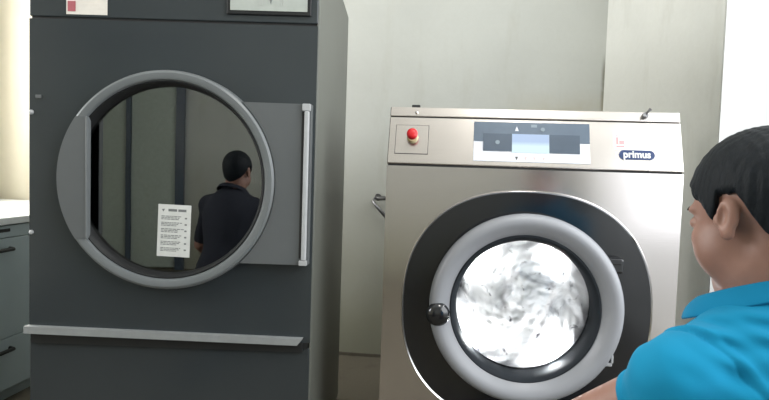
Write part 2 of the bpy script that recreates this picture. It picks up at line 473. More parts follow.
# notice on the glass
GX, GZ0, GZ1 = (.421, .527), .886, 1.054
nt = bpy.data.objects.new('paper_notice', None)
bm = bmesh.new(); box(bm, -.053, .053, -.0008, .0008, -.084, .084)
nt = obj('paper_notice', bm, MT['paper'])
nt.matrix_world = dr.matrix_basis @ Matrix.Translation((.474, -.0068, .970)) @ Matrix.Rotation(.025, 4, 'Y')
tag(nt, 'white printed notice stuck on the smoked dryer glass', 'notice')
bm = bmesh.new()
rng = random.Random(2)
box(bm, -.020, .008, -.0012, -.0007, .062, .070); box(bm, .012, .038, -.0012, -.0007, .062, .070)
prism(bm, [(-.041, .068), (-.031, .070), (-.036, .060)], -.0012, -.0007)
for r in range(6):
    z = .045-r*.0205
    for k in range(3):
        x = -.042
        while x < .022-k*.008:
            wd = rng.uniform(.004, .012); box(bm, x, x+wd, -.0012, -.0007, z-k*.0047, z-k*.0047+.0024); x += wd+.0022
    box(bm, .034, .041, -.0012, -.0007, z-.006, z-.001)
obj('printed_text', bm, MT['ink'], nt)

# ------------------------------------------------------------------ WASHER
wa = thing('washing_machine', 'stainless steel front loading washing machine with round door full of white suds', 'washing machine', (.0039, 2.1247, 0), RY)
WW, WD = .975, .93
wcx, wcz = .478, .742
bm = bmesh.new(); prism(bm, [(.012, .04), (.012, 1.20), (.078, 1.405), (WD, 1.405), (WD, .04)], .002, WW-.002, axis='x')
for f in [f for f in bm.faces if abs(f.calc_center_median().y-.012) < 1e-4]: bm.faces.remove(f)
box(bm, .04, WW-.04, .06, WD-.04, 0, .04)
obj('cabinet', bm, MT['steel'], wa)
fo, ex = rect_outer(0, WW, .04, 1.203, wcx, wcz)
bm = bmesh.new(); plate_hole(bm, fo, wcx, wcz, .262, 0, .02, 96, ex)
obj('front_panel', bm, MT['steel'], wa)
obj('shadow_gap', boxm(.004, WW-.004, .006, .02, 1.2, 1.213), MT['seam'], wa)
# slanted control fascia: local frame, s runs up the slope
sl = math.atan2(.073, .200)
PM = Matrix.Translation((0, 0, 1.211)) @ Matrix.Rotation(-sl, 4, 'X')
def pobj(name, bm, mat, parent=wa, **k):
    o = obj(name, bm, mat, parent, **k); o.matrix_local = PM if parent == wa else Matrix.Identity(4); return o
bm = bmesh.new(); box(bm, 0, WW, -.002, .03, 0, .172, .003)
fa = pobj('control_panel', bm, MT['steel_panel'])
bm = bmesh.new(); box(bm, 0, WW, -.002, .03, .176, .2115, .003)
tr = pobj('top_strip', bm, MT['steel_panel'])
pobj('shadow_gap', boxm(.003, WW-.003, .004, .03, .17, .178), MT['seam'])
def fac(name, bm, mat, parent=None, **k): return obj(name, bm, mat, parent or fa, **k)
# emergency stop plate
bm = bmesh.new(); box(bm, .024, .139, -.003, 0, .034, .142)
bm2 = bm
o = fac('stop_plate_edge', bm, MT['metal_dark'])
ep = fac('stop_plate', boxm(.0258, .1372, -.0042, 0, .0358, .1402), MT['steel_panel'])
bm = bmesh.new(); lathe(bm, [(.0, -.016), (.018, -.016), (.020, -.004), (.020, 0)], .084, .094, 32)
fac('button_base', bm, MT['yellow'], ep, angle=40)
bm = bmesh.new(); lathe(bm, [(.0, -.046), (.010, -.0455), (.0165, -.043), (.019, -.038), (.019, -.028), (.013, -.024), (.011, -.014)], .084, .096, 32)
bt = fac('stop_button', bm, MT['red'], ep, angle=50); bt['label'] = 'red mushroom emergency stop button'
# display unit
dx0, dx1, s0, s1 = .293, .679, .016, .160
def du(u): return dx0+(dx1-dx0)*u
def dv(v): return s1-(s1-s0)*v
ds = fac('display_panel', boxm(dx0, dx1, -.004, 0, s0, s1, .0015), MT['palegrey'])
bm = bmesh.new(); prism(bm, [(du(.0), dv(0)), (du(1), dv(0)), (du(1), dv(.5)), (du(0), dv(.5))], -.0052, -.003)
fac('display_band', bm, MT['slate'], ds)
for a, b, c in ((.085, .335, .74), (.655, .915, .76)): fac('display_block', boxm(du(a), du(b), -.006, -.003, dv(c), dv(.3)), MT['slate2'], ds)
fac('lcd_screen', boxm(du(.335), du(.655), -.0062, -.003, dv(.765), dv(.3)), None or MT['lcd'], ds)
bm = bmesh.new()
prism(bm, [(du(.36), dv(.22)), (du(.392), dv(.22)), (du(.376), dv(.10))], -.0058, -.003)
fac('display_mark', bm, MT['palegrey'], ds)
mg = simple('mark_grey', (.22,.27,.31,1), .5)
for u, v, r in ((.21, .52, .0075), (.6, .17, .007)):
    bm = bmesh.new(); lathe(bm, [(0, -.0068), (r, -.0068), (r, -.003)], du(u), dv(v), 20); fac('display_mark', bm, mg, ds)
fac('display_mark', boxm(du(.50), du(.55), -.0058, -.003, dv(.12), dv(.05)), mg, ds)
def tri(u): return [(du(u-.013), dv(.87)), (du(u+.013), dv(.87)), (du(u), dv(.955))]
bm = bmesh.new(); prism(bm, tri(.376), -.005, -.003); fac('display_key', bm, MT['metal_dark'], ds)
for u in (.455, .53, .61):
    bm = bmesh.new(); prism(bm, tri(u), -.005, -.003); fac('display_key', bm, simple('pale_key', (.62,.52,.52,1), .5), ds)
# sticker and badge
sk = fac('sticker', boxm(.757, .880, -.0032, 0, .071, .133), MT['stickerw']); sk['label'] = 'white sticker with a pale red logo'
bm = bmesh.new(); box(bm, .764, .772, -.004, -.003, .090, .116); box(bm, .774, .790, -.004, -.003, .090, .104); box(bm, .764, .790, -.004, -.003, .079, .086)
box(bm, .764, .772, -.004, -.003, .119, .123)
fac('sticker_logo', bm, MT['pinkprint'], sk)
bm = bmesh.new()
bx, bz, bl, br = .829, .0535, .0405, .0165
arc = [(bx+bl+br*math.cos(a), bz+br*math.sin(a)) for a in np.linspace(-PI/2, PI/2, 16)] + [(bx-bl+br*math.cos(a), bz+br*math.sin(a)) for a in np.linspace(PI/2, 3*PI/2, 16)]
prism(bm, arc, -.0045, 0)
bd = fac('badge', bm, MT['navy']); bd['label'] = 'navy pill badge reading primus'
bm = text_bm('primus', .0345, .0006, .0009)
bmesh.ops.transform(bm, matrix=Matrix.Translation((bx, -.0052, bz+.0005)) @ Matrix.Rotation(PI/2, 4, 'X') @ Matrix.Diagonal((.92, 1, 1, 1)), verts=bm.verts)
fac('badge_lettering', bm, MT['white'], bd)
# studs on the top strip
bm = bmesh.new(); box(bm, .074, .104, .000, .026, .2095, .2225, .003); 
fac('top_stud', bm, MT['black'], tr)
bm = bmesh.new(); lathe(bm, [(0, -.007), (.005, -.006), (.006, -.002)], .093, .190, 14)
fac('screw', bm, MT['chrome'], tr, smooth=True)
bm = bmesh.new(); lathe(bm, [(0, -.012), (.009, -.012), (.011, -.002)], .862, .196, 18)
lk = fac('lock', bm, MT['keymetal'], tr)
bm = bmesh.new(); tube(bm, [(.862, -.012, .196), (.866, -.024, .202), (.874, -.028, .210)], [.003, .004, .006], 8); box(bm, .850, .862, -.018, -.012, .187, .199, .002)
fac('key', bm, MT['keymetal'], lk)
# dark door surround with polished rim
scx, scz, srx, srz = .483, .732, .408, .394
sq = squircle(scx, scz, srx, srz, 2.35)
bm = bmesh.new(); plate_hole(bm, sq, wcx, wcz, .25, -.016, .0, 128)
su = obj('door_surround', bm, MT['gloss_black'], wa)
sq2 = squircle(scx, scz, srx+.008, srz+.008, 2.35)
bm = bmesh.new(); L = []
for i in range(160):
    a = 2*PI*i/160; xi, zi = sq(a); xo, zo = sq2(a)
    L.append([bm.verts.new(p) for p in ((xo, 0, zo), (xo, -.012, zo), ((xo+xi)/2, -.020, (zo+zi)/2), (xi, -.017, zi), (xi, 0, zi))])
for A, B in zip(L, L[1:]+L[:1]):
    for k in range(4): bm.faces.new((A[k], B[k], B[k+1], A[k+1]))
obj('surround_rim', bm, MT['chrome'], su, angle=40)
# door
bm = bmesh.new()
R0 = .311
prof = [(r_*1.012, y_) for r_, y_ in [(.296, -.016), (.304, -.030), (.310, -.050), (.311, -.066), (.307, -.080), (.299, -.089), (.288, -.093), (.276, -.091), (.262, -.082), (.250, -.070), (.244, -.064), (.238, -.060), (.238, -.016)]]
lathe(bm, prof, wcx+.002, wcz+.003, 128, closed=True)
wd = obj('door_ring', bm, MT['ring'], wa, angle=50)
bm = bmesh.new()
lathe(bm, [(.2475, -.062), (.241, -.067), (.233, -.062), (.226, -.045), (.223, -.02), (.223, .012), (.2475, .012)], wcx, wcz, 128, closed=True)
obj('door_gasket', bm, MT['gasket'], wd, angle=40)
bm = bmesh.new()
lathe(bm, [(0, -.022), (.08, -.020), (.16, -.013), (.212, -.004), (.2235, .004), (.2235, .009), (.21, .001), (.16, -.008), (.08, -.015), (0, -.017)], wcx, wcz, 96)
obj('door_glass', bm, MT['glass_clear'], wd, angle=30)
bm = bmesh.new(); ball(bm, (.196, -.085, .716), .040, 1, .62, 1); lathe(bm, [(.03, -.07), (.026, -.045)], .196, .716, 24)
kn = obj('door_knob', bm, MT['gloss_black'], wd, smooth=True); kn['label'] = 'black round door knob'
bm = bmesh.new(); box(bm, .735, .789, -.058, -.016, .875, .925, .008); box(bm, .74, .78, -.064, -.056, .905, .925, .003)
obj('door_lock', bm, MT['gloss_black'], su)
bm = bmesh.new(); box(bm, .770, .778, -.03, -.016, .572, .60, .002); box(bm, .74, .775, -.028, -.016, .56, .573, .003)
obj('hinge_pin', bm, MT['lightgrey'], su)
bm = bmesh.new(); lathe(bm, [(.262, .012), (.262, .06), (.36, .09), (.36, .6), (0, .6)], wcx, wcz, 64)
obj('drum', bm, MT['drumsteel'], wa, angle=40)

# suds and wet washing pressed against the glass
def hsh(i, j, s=0):
    v = math.sin(i*127.1+j*311.7+s*74.7)*43758.5453; return v-math.floor(v)
def vn(x, y, s=0):
    i, j = math.floor(x), math.floor(y); u, v = x-i, y-j; u = u*u*(3-2*u); v = v*v*(3-2*v)
    a = hsh(i, j, s)*(1-u)+hsh(i+1, j, s)*u; b = hsh(i, j+1, s)*(1-u)+hsh(i+1, j+1, s)*u
    return a*(1-v)+b*v
bm = bmesh.new(); rings = []; NR, NA = 60, 150
for i in range(NR+1):
    r = .243*i/NR; row = []
    for j in range(NA if i else 1):
        a = 2*PI*j/NA
        sw = a + r*7
        x, z = r*math.cos(a), r*math.sin(a)
        q = (x*math.cos(r*5)-z*math.sin(r*5), x*math.sin(r*5)+z*math.cos(r*5))
        h = .020*vn(q[0]*16+9, q[1]*16+4, 1)+.007*vn(q[0]*45, q[1]*45, 2)+.002*vn(q[0]*120, q[1]*120, 3)
        fold = .002*abs(math.sin(5*sw+6*vn(x*10, z*10, 5)))*min(1, r/.12)
        y = .050-h-fold*.6
        if x > .06: y += (x-.06)**1.3*1.0*max(0, .75+z*1.5)
        row.append(bm.verts.new((wcx+x, y, wcz+z)))
    rings.append(row)
for A, B in zip(rings, rings[1:]):
    for j in range(NA):
        k = (j+1) % NA
        if len(A) == 1: bm.faces.new((A[0], B[k], B[j]))
        else: bm.faces.new((A[j], A[k], B[k], B[j]))
def suds_mat():
    M = Mat('white_suds')
    v = M.coords()
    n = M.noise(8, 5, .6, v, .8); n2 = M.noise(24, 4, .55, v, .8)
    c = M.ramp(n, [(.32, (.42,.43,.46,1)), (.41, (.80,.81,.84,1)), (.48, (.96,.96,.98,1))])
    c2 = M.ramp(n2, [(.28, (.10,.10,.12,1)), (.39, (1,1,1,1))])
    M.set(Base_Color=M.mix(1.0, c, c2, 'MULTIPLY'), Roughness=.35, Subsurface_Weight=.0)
    M.bump(n2, .25, .004); return M.m
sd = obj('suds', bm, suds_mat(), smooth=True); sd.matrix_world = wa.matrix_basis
sd['kind'] = 'stuff'; tag(sd, 'white suds and wet washing churning behind the washing machine glass', 'suds')
# added point lights that brighten the suds from behind the glass
l = bpy.data.lights.new('suds_fill', 'POINT'); l.energy = 3.1; l.shadow_soft_size = .02
for px_, pz_ in ((-.15, .16), (.12, .19), (-.16, -.12), (.10, -.17)):
    lo = bpy.data.objects.new('suds_fill', l); COL.objects.link(lo); lo.matrix_world = wa.matrix_basis @ Matrix.Translation((wcx+px_*1.0, .008, wcz+pz_*1.0))

# ------------------------------------------------------------------ wall fixture between the machines
def rp(x, y, z): return ROOM @ Vector((x, y, z))
wb = thing('wall_tap', 'grey metal tap with bent lever on the wall between dryer and washing machine', 'tap', rp(-1.322, 0, 1.005), RY)
bm = bmesh.new(); lathe(bm, [(0, -.014), (.016, -.014), (.022, -.002), (.022, 0)], 0, 0, 20)
obj('flange', bm, MT['metal_dark'], wb, angle=40)
bm = bmesh.new(); tube(bm, [(0, -.005, 0), (0, -.05, 0), (.012, -.07, -.002), (.09, -.075, 0), (.13, -.075, -.002)], [.013, .013, .013, .012, .012], 12)
obj('pipe', bm, MT['metal_dark'], wb, smooth=True)
bm = bmesh.new(); tube(bm, [(-.01, -.06, .0), (-.022, -.07, -.02), (.0, -.075, -.05), (.075, -.08, -.125)], [.009, .009, .010, .013], 10)
obj('lever', bm, MT['keymetal'], wb, smooth=True)

# ------------------------------------------------------------------ drawer cabinet at the left
cb = thing('drawer_cabinet', 'blue grey drawer cabinet with white top left of the tumble dryer', 'cabinet', ROOM @ Vector((-2.949, -1.7, 0)), RY)
CL, CDp, CH = 1.68, .9, .9   # length along the wall direction, depth, height
bm = bmesh.new(); box(bm, -CDp, -.02, 0, CL, .06, CH-.035); box(bm, -CDp+.03, -.05, .02, CL-.02, 0, .06)
obj('carcass', bm, MT['cab'], cb)
obj('countertop', boxm(-CDp, .012, -.01, CL, CH-.035, CH, .004), MT['cabtop'], cb)
for (a, b) in ((.01, .35), (.354, 1.05), (1.054, 1.67)):
    for (z0, z1) in ((.07, .318), (.321, .80), (.803, .86)):
        d = obj('drawer', boxm(-.02, 0, a, b, z0, z1, .003), MT['cab'], cb)
        if z0 > .6: obj('handle_slot', boxm(-.004, .002, a+.06, b-.435 if b-a > .64 else b-.06, z1-.030, z1-.014, .002), MT['seam'], d)
        else:
            bm = bmesh.new(); tube(bm, [(0, a+.05, z1-.05), (.03, a+.06, z1-.05), (.03, b-.45 if b-a > .64 else b-.06, z1-.05), (0, b-.44 if b-a > .64 else b-.05, z1-.05)], .009, 8)
            obj('handle', bm, MT['black'], d, smooth=True)
# ------------------------------------------------------------------ PERSON: one continuous body surface from blended volumes
def V(*a): return np.array(a, float)
def unit(v): return v/np.linalg.norm(v)
def axis_coords(lo, hi, fine, h, hf):
    """grid coordinates, spacing h, refined to hf inside the listed intervals"""
    out = [lo]
    while out[-1] < hi:
        x = out[-1]; inside = any(a-h <= x <= b for a, b in fine)
        out.append(x+(hf if inside else h))
    return np.array(out, np.float32)

class Field:
    def __init__(s, xs, ys, zs):
        s.x, s.y, s.z = xs, ys, zs; s.F = np.full((len(xs), len(ys), len(zs)), .05, np.float32)
    def win(s, lo, hi):
        i = [np.searchsorted(a, l) for a, l in zip((s.x, s.y, s.z), lo)]; j = [np.searchsorted(a, h_) for a, h_ in zip((s.x, s.y, s.z), hi)]
        sl_ = tuple(slice(p, q) for p, q in zip(i, j))
        return sl_, np.meshgrid(s.x[sl_[0]], s.y[sl_[1]], s.z[sl_[2]], indexing='ij', sparse=True)
    def blend(s, sl_, d, k, op):
        if d.size == 0: return
        a = s.F[sl_]
        if op == 'add':
            h = np.clip(.5+.5*(a-d)/k, 0, 1); s.F[sl_] = a*(1-h)+d*h-k*h*(1-h)
        else:
            h = np.clip(.5-.5*(a+d)/k, 0, 1); s.F[sl_] = a*(1-h)-d*h+k*h*(1-h)
    def cone(s, a, b, ra, rb, k=.015, op='add'):
        a, b = np.asarray(a, float), np.asarray(b, float); pad = max(ra, rb)+k*2+.01
        sl_, (gx, gy, gz) = s.win(np.minimum(a, b)-pad, np.maximum(a, b)+pad)
        ab = b-a; L2 = ab@ab+1e-12
        t = np.clip(((gx-a[0])*ab[0]+(gy-a[1])*ab[1]+(gz-a[2])*ab[2])/L2, 0, 1)
        d = np.sqrt((gx-a[0]-t*ab[0])**2+(gy-a[1]-t*ab[1])**2+(gz-a[2]-t*ab[2])**2)-(ra+(rb-ra)*t)
        s.blend(sl_, d, k, op)
    def ell(s, c, r, R=None, k=.015, op='add'):
        c, r = np.asarray(c, float), np.asarray(r, float); R = np.eye(3) if R is None else R   # columns of R are the axes
        pad = max(r)+k*2+.01
        sl_, (gx, gy, gz) = s.win(c-pad, c+pad)
        k0 = k1 = 0
        for i in range(3):
            u = (gx-c[0])*R[0, i]+(gy-c[1])*R[1, i]+(gz-c[2])*R[2, i]
            k0 = k0+(u/r[i])**2; k1 = k1+(u/r[i]**2)**2
        k0 = np.sqrt(k0); k1 = np.sqrt(k1)+1e-9
        s.blend(sl_, k0*(k0-1)/k1, k, op)
    def plane(s, p, n, k=.004):
        """keep only the side the normal n points away from"""
        d = (s.x[:, None, None]-p[0])*n[0]+(s.y[None, :, None]-p[1])*n[1]+(s.z[None, None, :]-p[2])*n[2]
        s.F = np.maximum(s.F, d.astype(np.float32))
    def mesh(s, name):
        F = s.F; ins = F < 0
        n = F.shape
        c = [(i, j, k) for i in (0, 1) for j in (0, 1) for k in (0, 1)]
        cnt = sum(ins[i:n[0]-1+i, j:n[1]-1+j, k:n[2]-1+k].astype(np.int8) for i, j, k in c)
        act = (cnt > 0) & (cnt < 8)
        I = np.argwhere(act); idx = np.full(act.shape, -1, np.int32); idx[act] = np.arange(len(I))
        P = np.zeros((len(I), 3)); W = np.zeros(len(I))
        G = (s.x, s.y, s.z)
        for ax in range(3):
            o1, o2 = [q for q in range(3) if q != ax]
            for d1 in (0, 1):
                for d2 in (0, 1):
                    A = I.copy(); A[:, o1] += d1; A[:, o2] += d2; B = A.copy(); B[:, ax] += 1
                    fa = F[tuple(A.T)]; fb = F[tuple(B.T)]
                    m = (fa < 0) != (fb < 0)
                    t = np.where(m, fa/(fa-fb+1e-20), 0)
                    for q in range(3):
                        ca = G[q][A[:, q]]; cb = G[q][B[:, q]]
                        P[:, q] += np.where(m, ca+(cb-ca)*t, 0)
                    W += m
        P /= W[:, None]
        Q = []
        for ax in range(3):
            o1, o2 = [(1, 2), (2, 0), (0, 1)][ax]
            a = np.take(ins, range(n[ax]-1), ax); b = np.take(ins, range(1, n[ax]), ax)
            E = np.argwhere(a != b)
            E = E[(E[:, o1] > 0) & (E[:, o2] > 0) & (E[:, o1] < n[o1]-1) & (E[:, o2] < n[o2]-1)]
            def cell(d1, d2):
                A = E.copy(); A[:, o1] -= d1; A[:, o2] -= d2; return idx[tuple(A.T)]
            q = np.stack([cell(1, 1), cell(0, 1), cell(0, 0), cell(1, 0)], 1)
            fl = ~ins[tuple(E.T)]
            q[fl] = q[fl][:, ::-1]; Q.append(q)
        Q = np.concatenate(Q)
        me = bpy.data.meshes.new(name)
        me.vertices.add(len(P)); me.vertices.foreach_set('co', P.astype(np.float32).ravel())
        me.loops.add(Q.size); me.loops.foreach_set('vertex_index', Q.ravel().astype(np.int32))
        me.polygons.add(len(Q)); me.polygons.foreach_set('loop_start', np.arange(0, Q.size, 4, dtype=np.int32))
        me.update(calc_edges=True); me.validate()
        me.polygons.foreach_set('use_smooth', np.ones(len(me.polygons), bool))
        return me, P

def link(name, me, mat, parent, inv):
    me.materials.append(mat); o = bpy.data.objects.new(name, me); COL.objects.link(o)
    o.parent = parent; me.transform(inv); return o

def frame(yaw_dir, nod):
    """head axes: forward, left, up (columns)"""
    f = V(yaw_dir[0], yaw_dir[1], 0); f = unit(f); l = V(-f[1], f[0], 0); u = V(0, 0, 1)
    f2 = f*math.cos(nod)-u*math.sin(nod); u2 = u*math.cos(nod)+f*math.sin(nod)
    return np.stack([f2, l, u2], 1)

def head_volumes(F, C, R, S, grow=0.0, features=True, neck_to=None):
    def p(x, y, z): return C+R@(V(x, y, z)*S)
    def e(c, r, k=.015, op='add', R2=None): F.ell(p(*c), np.array(r)*S+grow, R if R2 is None else R@R2, k, op)
    e((-.014, 0, .046), (.098, .0775, .086))
    e((.028, 0, .012), (.062, .066, .078), .02)
    e((.030, 0, -.048), (.050, .054, .056), .025)
    if not features: return
    e((.060, 0, -.093), (.019, .020, .018), .025)
    for s_ in (-1, 1):
        e((.020, s_*.037, -.070), (.030, .017, .022), .03)            # jaw corner
        e((.046, s_*.040, -.040), (.035, .029, .036), .02)            # cheek
        e((.062, s_*.030, -.020), (.026, .026, .020), .015)
        e((.074, s_*.026, .024), (.018, .028, .009), .012)            # brow
        e((.096, s_*.033, .004), (.016, .018, .010), .012, 'sub')     # eye socket
        e((.079, s_*.032, .003), (.0135, .016, .0105), .005)          # lids
        e((.094, s_*.012, -.034), (.010, .008, .008), .008)           # nostril wing
    F.cone(p(.082, 0, .016), p(.097, 0, -.030), .009*S, .0110*S, .014)
    e((.099, 0, -.032), (.010, .012, .009), .008)
    e((.083, 0, -.064), (.014, .023, .006), .007)
    e((.081, 0, -.075), (.014, .020, .007), .007)
    e((.098, 0, -.0695), (.010, .024, .0018), .003, 'sub')
    for s_ in (-1, 1):                                                # ears
        a = s_*-.12
        E = np.array([[math.cos(a), -math.sin(a), 0], [math.sin(a), math.cos(a), 0], [0, 0, 1]])
        a2 = .18; T = np.array([[math.cos(a2), 0, -math.sin(a2)], [0, 1, 0], [math.sin(a2), 0, math.cos(a2)]])
        E = E.T@T
        e((.000, s_*.079, .008), (.0170, .007, .027), .006, 'add', E)
        e((.006, s_*.089, .008), (.0090, .010, .018), .004, 'sub', E)
        e((.003, s_*.078, -.018), (.010, .006, .010), .006, 'add', E)
        e((.018, s_*.077, .003), (.006, .006, .009), .005)

def hand_volumes(F, W, d, n, s_):
    """wrist W, d = finger direction, n = back-of-hand normal, s_ = direction of the thumb side"""
    d, n, s_ = unit(d), unit(n-(n@d)*d), None or unit(s_-(s_@d)*d)
    Rm = np.stack([d, s_, n], 1)
    F.ell(W+d*.045, (.055, .041, .016), Rm, .012)
    for k, (off, ln, r) in enumerate(((.029, .092, .0088), (.010, .102, .0092), (-.010, .095, .0088), (-.028, .076, .0078))):
        b = W+d*.080+s_*off; cur = .25+.12*k; p0 = b; ang = .1
        for seg, (fr, rr) in enumerate(((.45, r), (.31, r*.93), (.24, r*.85))):
            dd = d*math.cos(ang)-n*math.sin(ang)+s_*off*1.2
            p1 = p0+unit(dd)*ln*fr; F.cone(p0, p1, rr, rr*.92, .004 if seg else .008); p0 = p1; ang += cur+.25
    t0 = W+d*.020+s_*.028-n*.004; t1 = t0+unit(d*.6+s_*.75-n*.25)*.042; t2 = t1+unit(d*.9+s_*.3-n*.35)*.032; t3 = t2+unit(d+s_*.05-n*.45)*.024
    F.cone(t0, t1, .014, .0115, .012); F.cone(t1, t2, .0110, .0098, .004); F.cone(t2, t3, .0098, .0082, .004)

def make_person(name, label, J, mats):
    root = bpy.data.objects.new(name, None); COL.objects.link(root); root.location = J['base']; root.empty_display_size = .1
    tag(root, label, 'person')
    inv = Matrix.Translation(-Vector(J['base']))
    HC, HR, S = J['head'], J['head_axes'], J['scale']
    g, lb = J['g'], J['lb']
    N, P, CH = J['neck'], J['pelvis'], J['chest']
    sh, el, wr, hp_, kn_, an, toe = (J[k] for k in ('sh', 'el', 'wr', 'hip', 'knee', 'ank', 'toe'))
    pts = np.array([HC, P, CH, *sh, *el, *wr, *hp_, *kn_, *an, *toe])
    lo, hi = pts.min(0)-.22, pts.max(0)+.22
    lo[2] = max(lo[2], -.004); 
    hf = J['fine']
    G = [axis_coords(lo[i], hi[i], [(HC[i]-.145, HC[i]+.145)], J['coarse'], hf) for i in range(3)]
    F = Field(*G)
    # torso
    F.ell(CH, (.145, .105, .19), J['torso_axes'], .03); F.ell(P, (.145, .105, .12), J['torso_axes'], .03)
    F.cone(CH, P, .112, .108, .06)
    F.cone(N-V(0,0,.03), HC+HR@(V(-.030, 0, -.03)*S), .056, .053, .03)
    for q in range(2):
        F.cone(N-V(0, 0, .055), sh[q], .050, .052, .05)
        F.cone(CH+(sh[q]-N)*.3, sh[q], .075, .055, .05)
        F.cone(sh[q], el[q], .046, .037, .02); F.cone(el[q], wr[q], .038, .025, .012)
        F.cone(hp_[q], kn_[q], .078, .052, .05); F.cone(kn_[q], an[q], .050, .034, .02)
        F.cone(an[q], toe[q], .034, .026, .02)
        hand_volumes(F, wr[q], *J['hands'][q])
    head_volumes(F, HC, HR, S)
    F.F = F.F.astype(np.float32)
    me, _ = F.mesh('body')
    link('body', me, MT['skin'], root, inv)
    # hair
    hl, hh = HC-.17, HC+.17
    F = Field(*[np.arange(hl[i], hh[i], .0022, dtype=np.float32) for i in range(3)])
    head_volumes(F, HC, HR, S, .010, False)
    F.cone(N-V(0,0,.0), HC+HR@(V(-.036, 0, -.01)*S), .058, .062, .03)
    gx, gy, gz = np.meshgrid(F.x-HC[0], F.y-HC[1], F.z-HC[2], indexing='ij', sparse=True)
    lx = (gx*HR[0, 0]+gy*HR[1, 0]+gz*HR[2, 0])/S; ly = (gx*HR[0, 1]+gy*HR[1, 1]+gz*HR[2, 1])/S; lz = (gx*HR[0, 2]+gy*HR[1, 2]+gz*HR[2, 2])/S
    wob = .0012*np.sin(lx*420+ly*160)+.0008*np.sin(lx*900-lz*300+1)
    zb = np.interp(lx+wob*.4, J['hair_x'], J['hair_z'])+wob
    zb = zb + np.where(lx > .05, .020*np.clip(1-np.abs(ly)/.05, 0, 1), 0)
    zb = zb - np.where(lx < -.05, .012*np.clip(1-np.abs(ly)/.05, 0, 1), 0)
    k = .010; a = F.F; b = ((zb-lz)*S*.75).astype(np.float32)
    h = np.clip(.5-.5*(a-b)/k, 0, 1); F.F = a*(1-h)+b*h+k*h*(1-h)
    F.F += (.0009*np.sin(lx*330+40*lz)*np.sin(ly*420+np.sin(lx*90)*2)).astype(np.float32)
    me, _ = F.mesh('hair'); o = link('hair', me, mats['hair'], root, inv)
    # eyes
    for s_ in (-1, 1):
        bm = bmesh.new(); c = HC+HR@(V(.0805, s_*.032, .003)*S); ball(bm, tuple(c), .0112*S, u=16, v=12)
        e = obj('eye', bm, MT['eye'], root, smooth=True); e.data.transform(inv)
        bm = bmesh.new(); c = HC+HR@(V(.0885, s_*.0322, .003)*S); ball(bm, tuple(c), .0052*S, u=12, v=8)
        i_ = obj('iris', bm, MT['iris'], e, smooth=True); i_.data.transform(inv)
        bm = bmesh.new()
        tube(bm, [HC+HR@(V(.094-.012*abs(t-.25), s_*(.014+.036*t), .021+.006*math.sin(t*2.6))*S) for t in np.linspace(0, 1, 7)], [.0015, .003, .0034, .0034, .003, .002, .001], 6)
        b_ = obj('eyebrow', bm, mats['hair'], root, smooth=True); b_.data.transform(inv)
    # shirt
    tl = np.array([CH, P, *sh, N, (sh[0]+el[0])/2, (sh[1]+el[1])/2]); lo, hi = tl.min(0)-.17, tl.max(0)+.15
    F = Field(*[axis_coords(lo[i], hi[i], [(J['shirt_fine'][i][0], J['shirt_fine'][i][1])], .008, .0028) for i in range(3)])
    F.ell(CH, (.160, .120, .20), J['torso_axes'], .03); F.ell(P+V(0,0,.02), (.165, .125, .13), J['torso_axes'], .03)
    F.cone(CH, P, .130, .128, .06)
    F.cone(N-V(0, 0, .055), N-V(0, 0, .02), .064, .058, .03)
    sp = []
    for q in range(2):
        F.cone(N-V(0, 0, .060), sh[q], .053, .060, .05)
        F.cone(CH+(sh[q]-N)*.3, sh[q], .086, .063, .05)
    base_F = F.F.copy()
    for q in range(2):
        d = unit(el[q]-sh[q]); e_ = sh[q]+(el[q]-sh[q])*J['sleeve'][q]
        F.cone(sh[q], e_+d*.03, .057, .0465, .018)
    gx, gy, gz = np.meshgrid(F.x, F.y, F.z, indexing='ij', sparse=True)
    for q in range(2):
        d = unit(el[q]-sh[q]); e_ = sh[q]+(el[q]-sh[q])*J['sleeve'][q]
        dist = (gx-e_[0])*d[0]+(gy-e_[1])*d[1]+(gz-e_[2])*d[2]
        near = (gx-e_[0])**2+(gy-e_[1])**2+(gz-e_[2])**2 < .13**2
        F.F = np.where(near, np.maximum(F.F, dist), F.F)
        # hollow cuff and hem stitch, sleeve seam groove
        F.F = np.where(near, F.F+.0012*np.exp(-((dist+.022)/.0022)**2), F.F)
        sd_ = unit((sh[q]-N)*V(1, 1, .35)); c0 = sh[q]-sd_*.028
        ds_ = (gx-c0[0])*sd_[0]+(gy-c0[1])*sd_[1]+(gz-c0[2])*sd_[2]
        F.F = F.F+np.where((gz > sh[q][2]-.13), .0035*np.exp(-(ds_/.0025)**2)+.0035/(1+np.exp(-np.clip(ds_/.0012, -30, 30)))-.0020*np.exp(-((ds_+.008)/.004)**2), 0)
    F.plane(V(0, 0, J['hem']), V(0, 0, -1))
    # drape folds
    for (c, dr_, wl, amp, rad, wob_) in J['folds']:
        u = (gx-c[0])*dr_[0]+(gy-c[1])*dr_[1]+(gz-c[2])*dr_[2]
        rr = ((gx-c[0])**2+(gy-c[1])**2+(gz-c[2])**2)/rad**2
        F.F = F.F-(amp*np.sin(2*PI*u/wl+wob_*np.sin((gx+gy*1.3+gz)*17))*np.exp(-rr)).astype(np.float32)
    F.F = F.F.astype(np.float32)
    me, _ = F.mesh('shirt'); shirt = link('shirt', me, mats['shirt'], root, inv)
    # folded collar
    bm = bmesh.new(); L = []
    ax = J['collar_axes']; C0 = J['collar']
    NA = 72
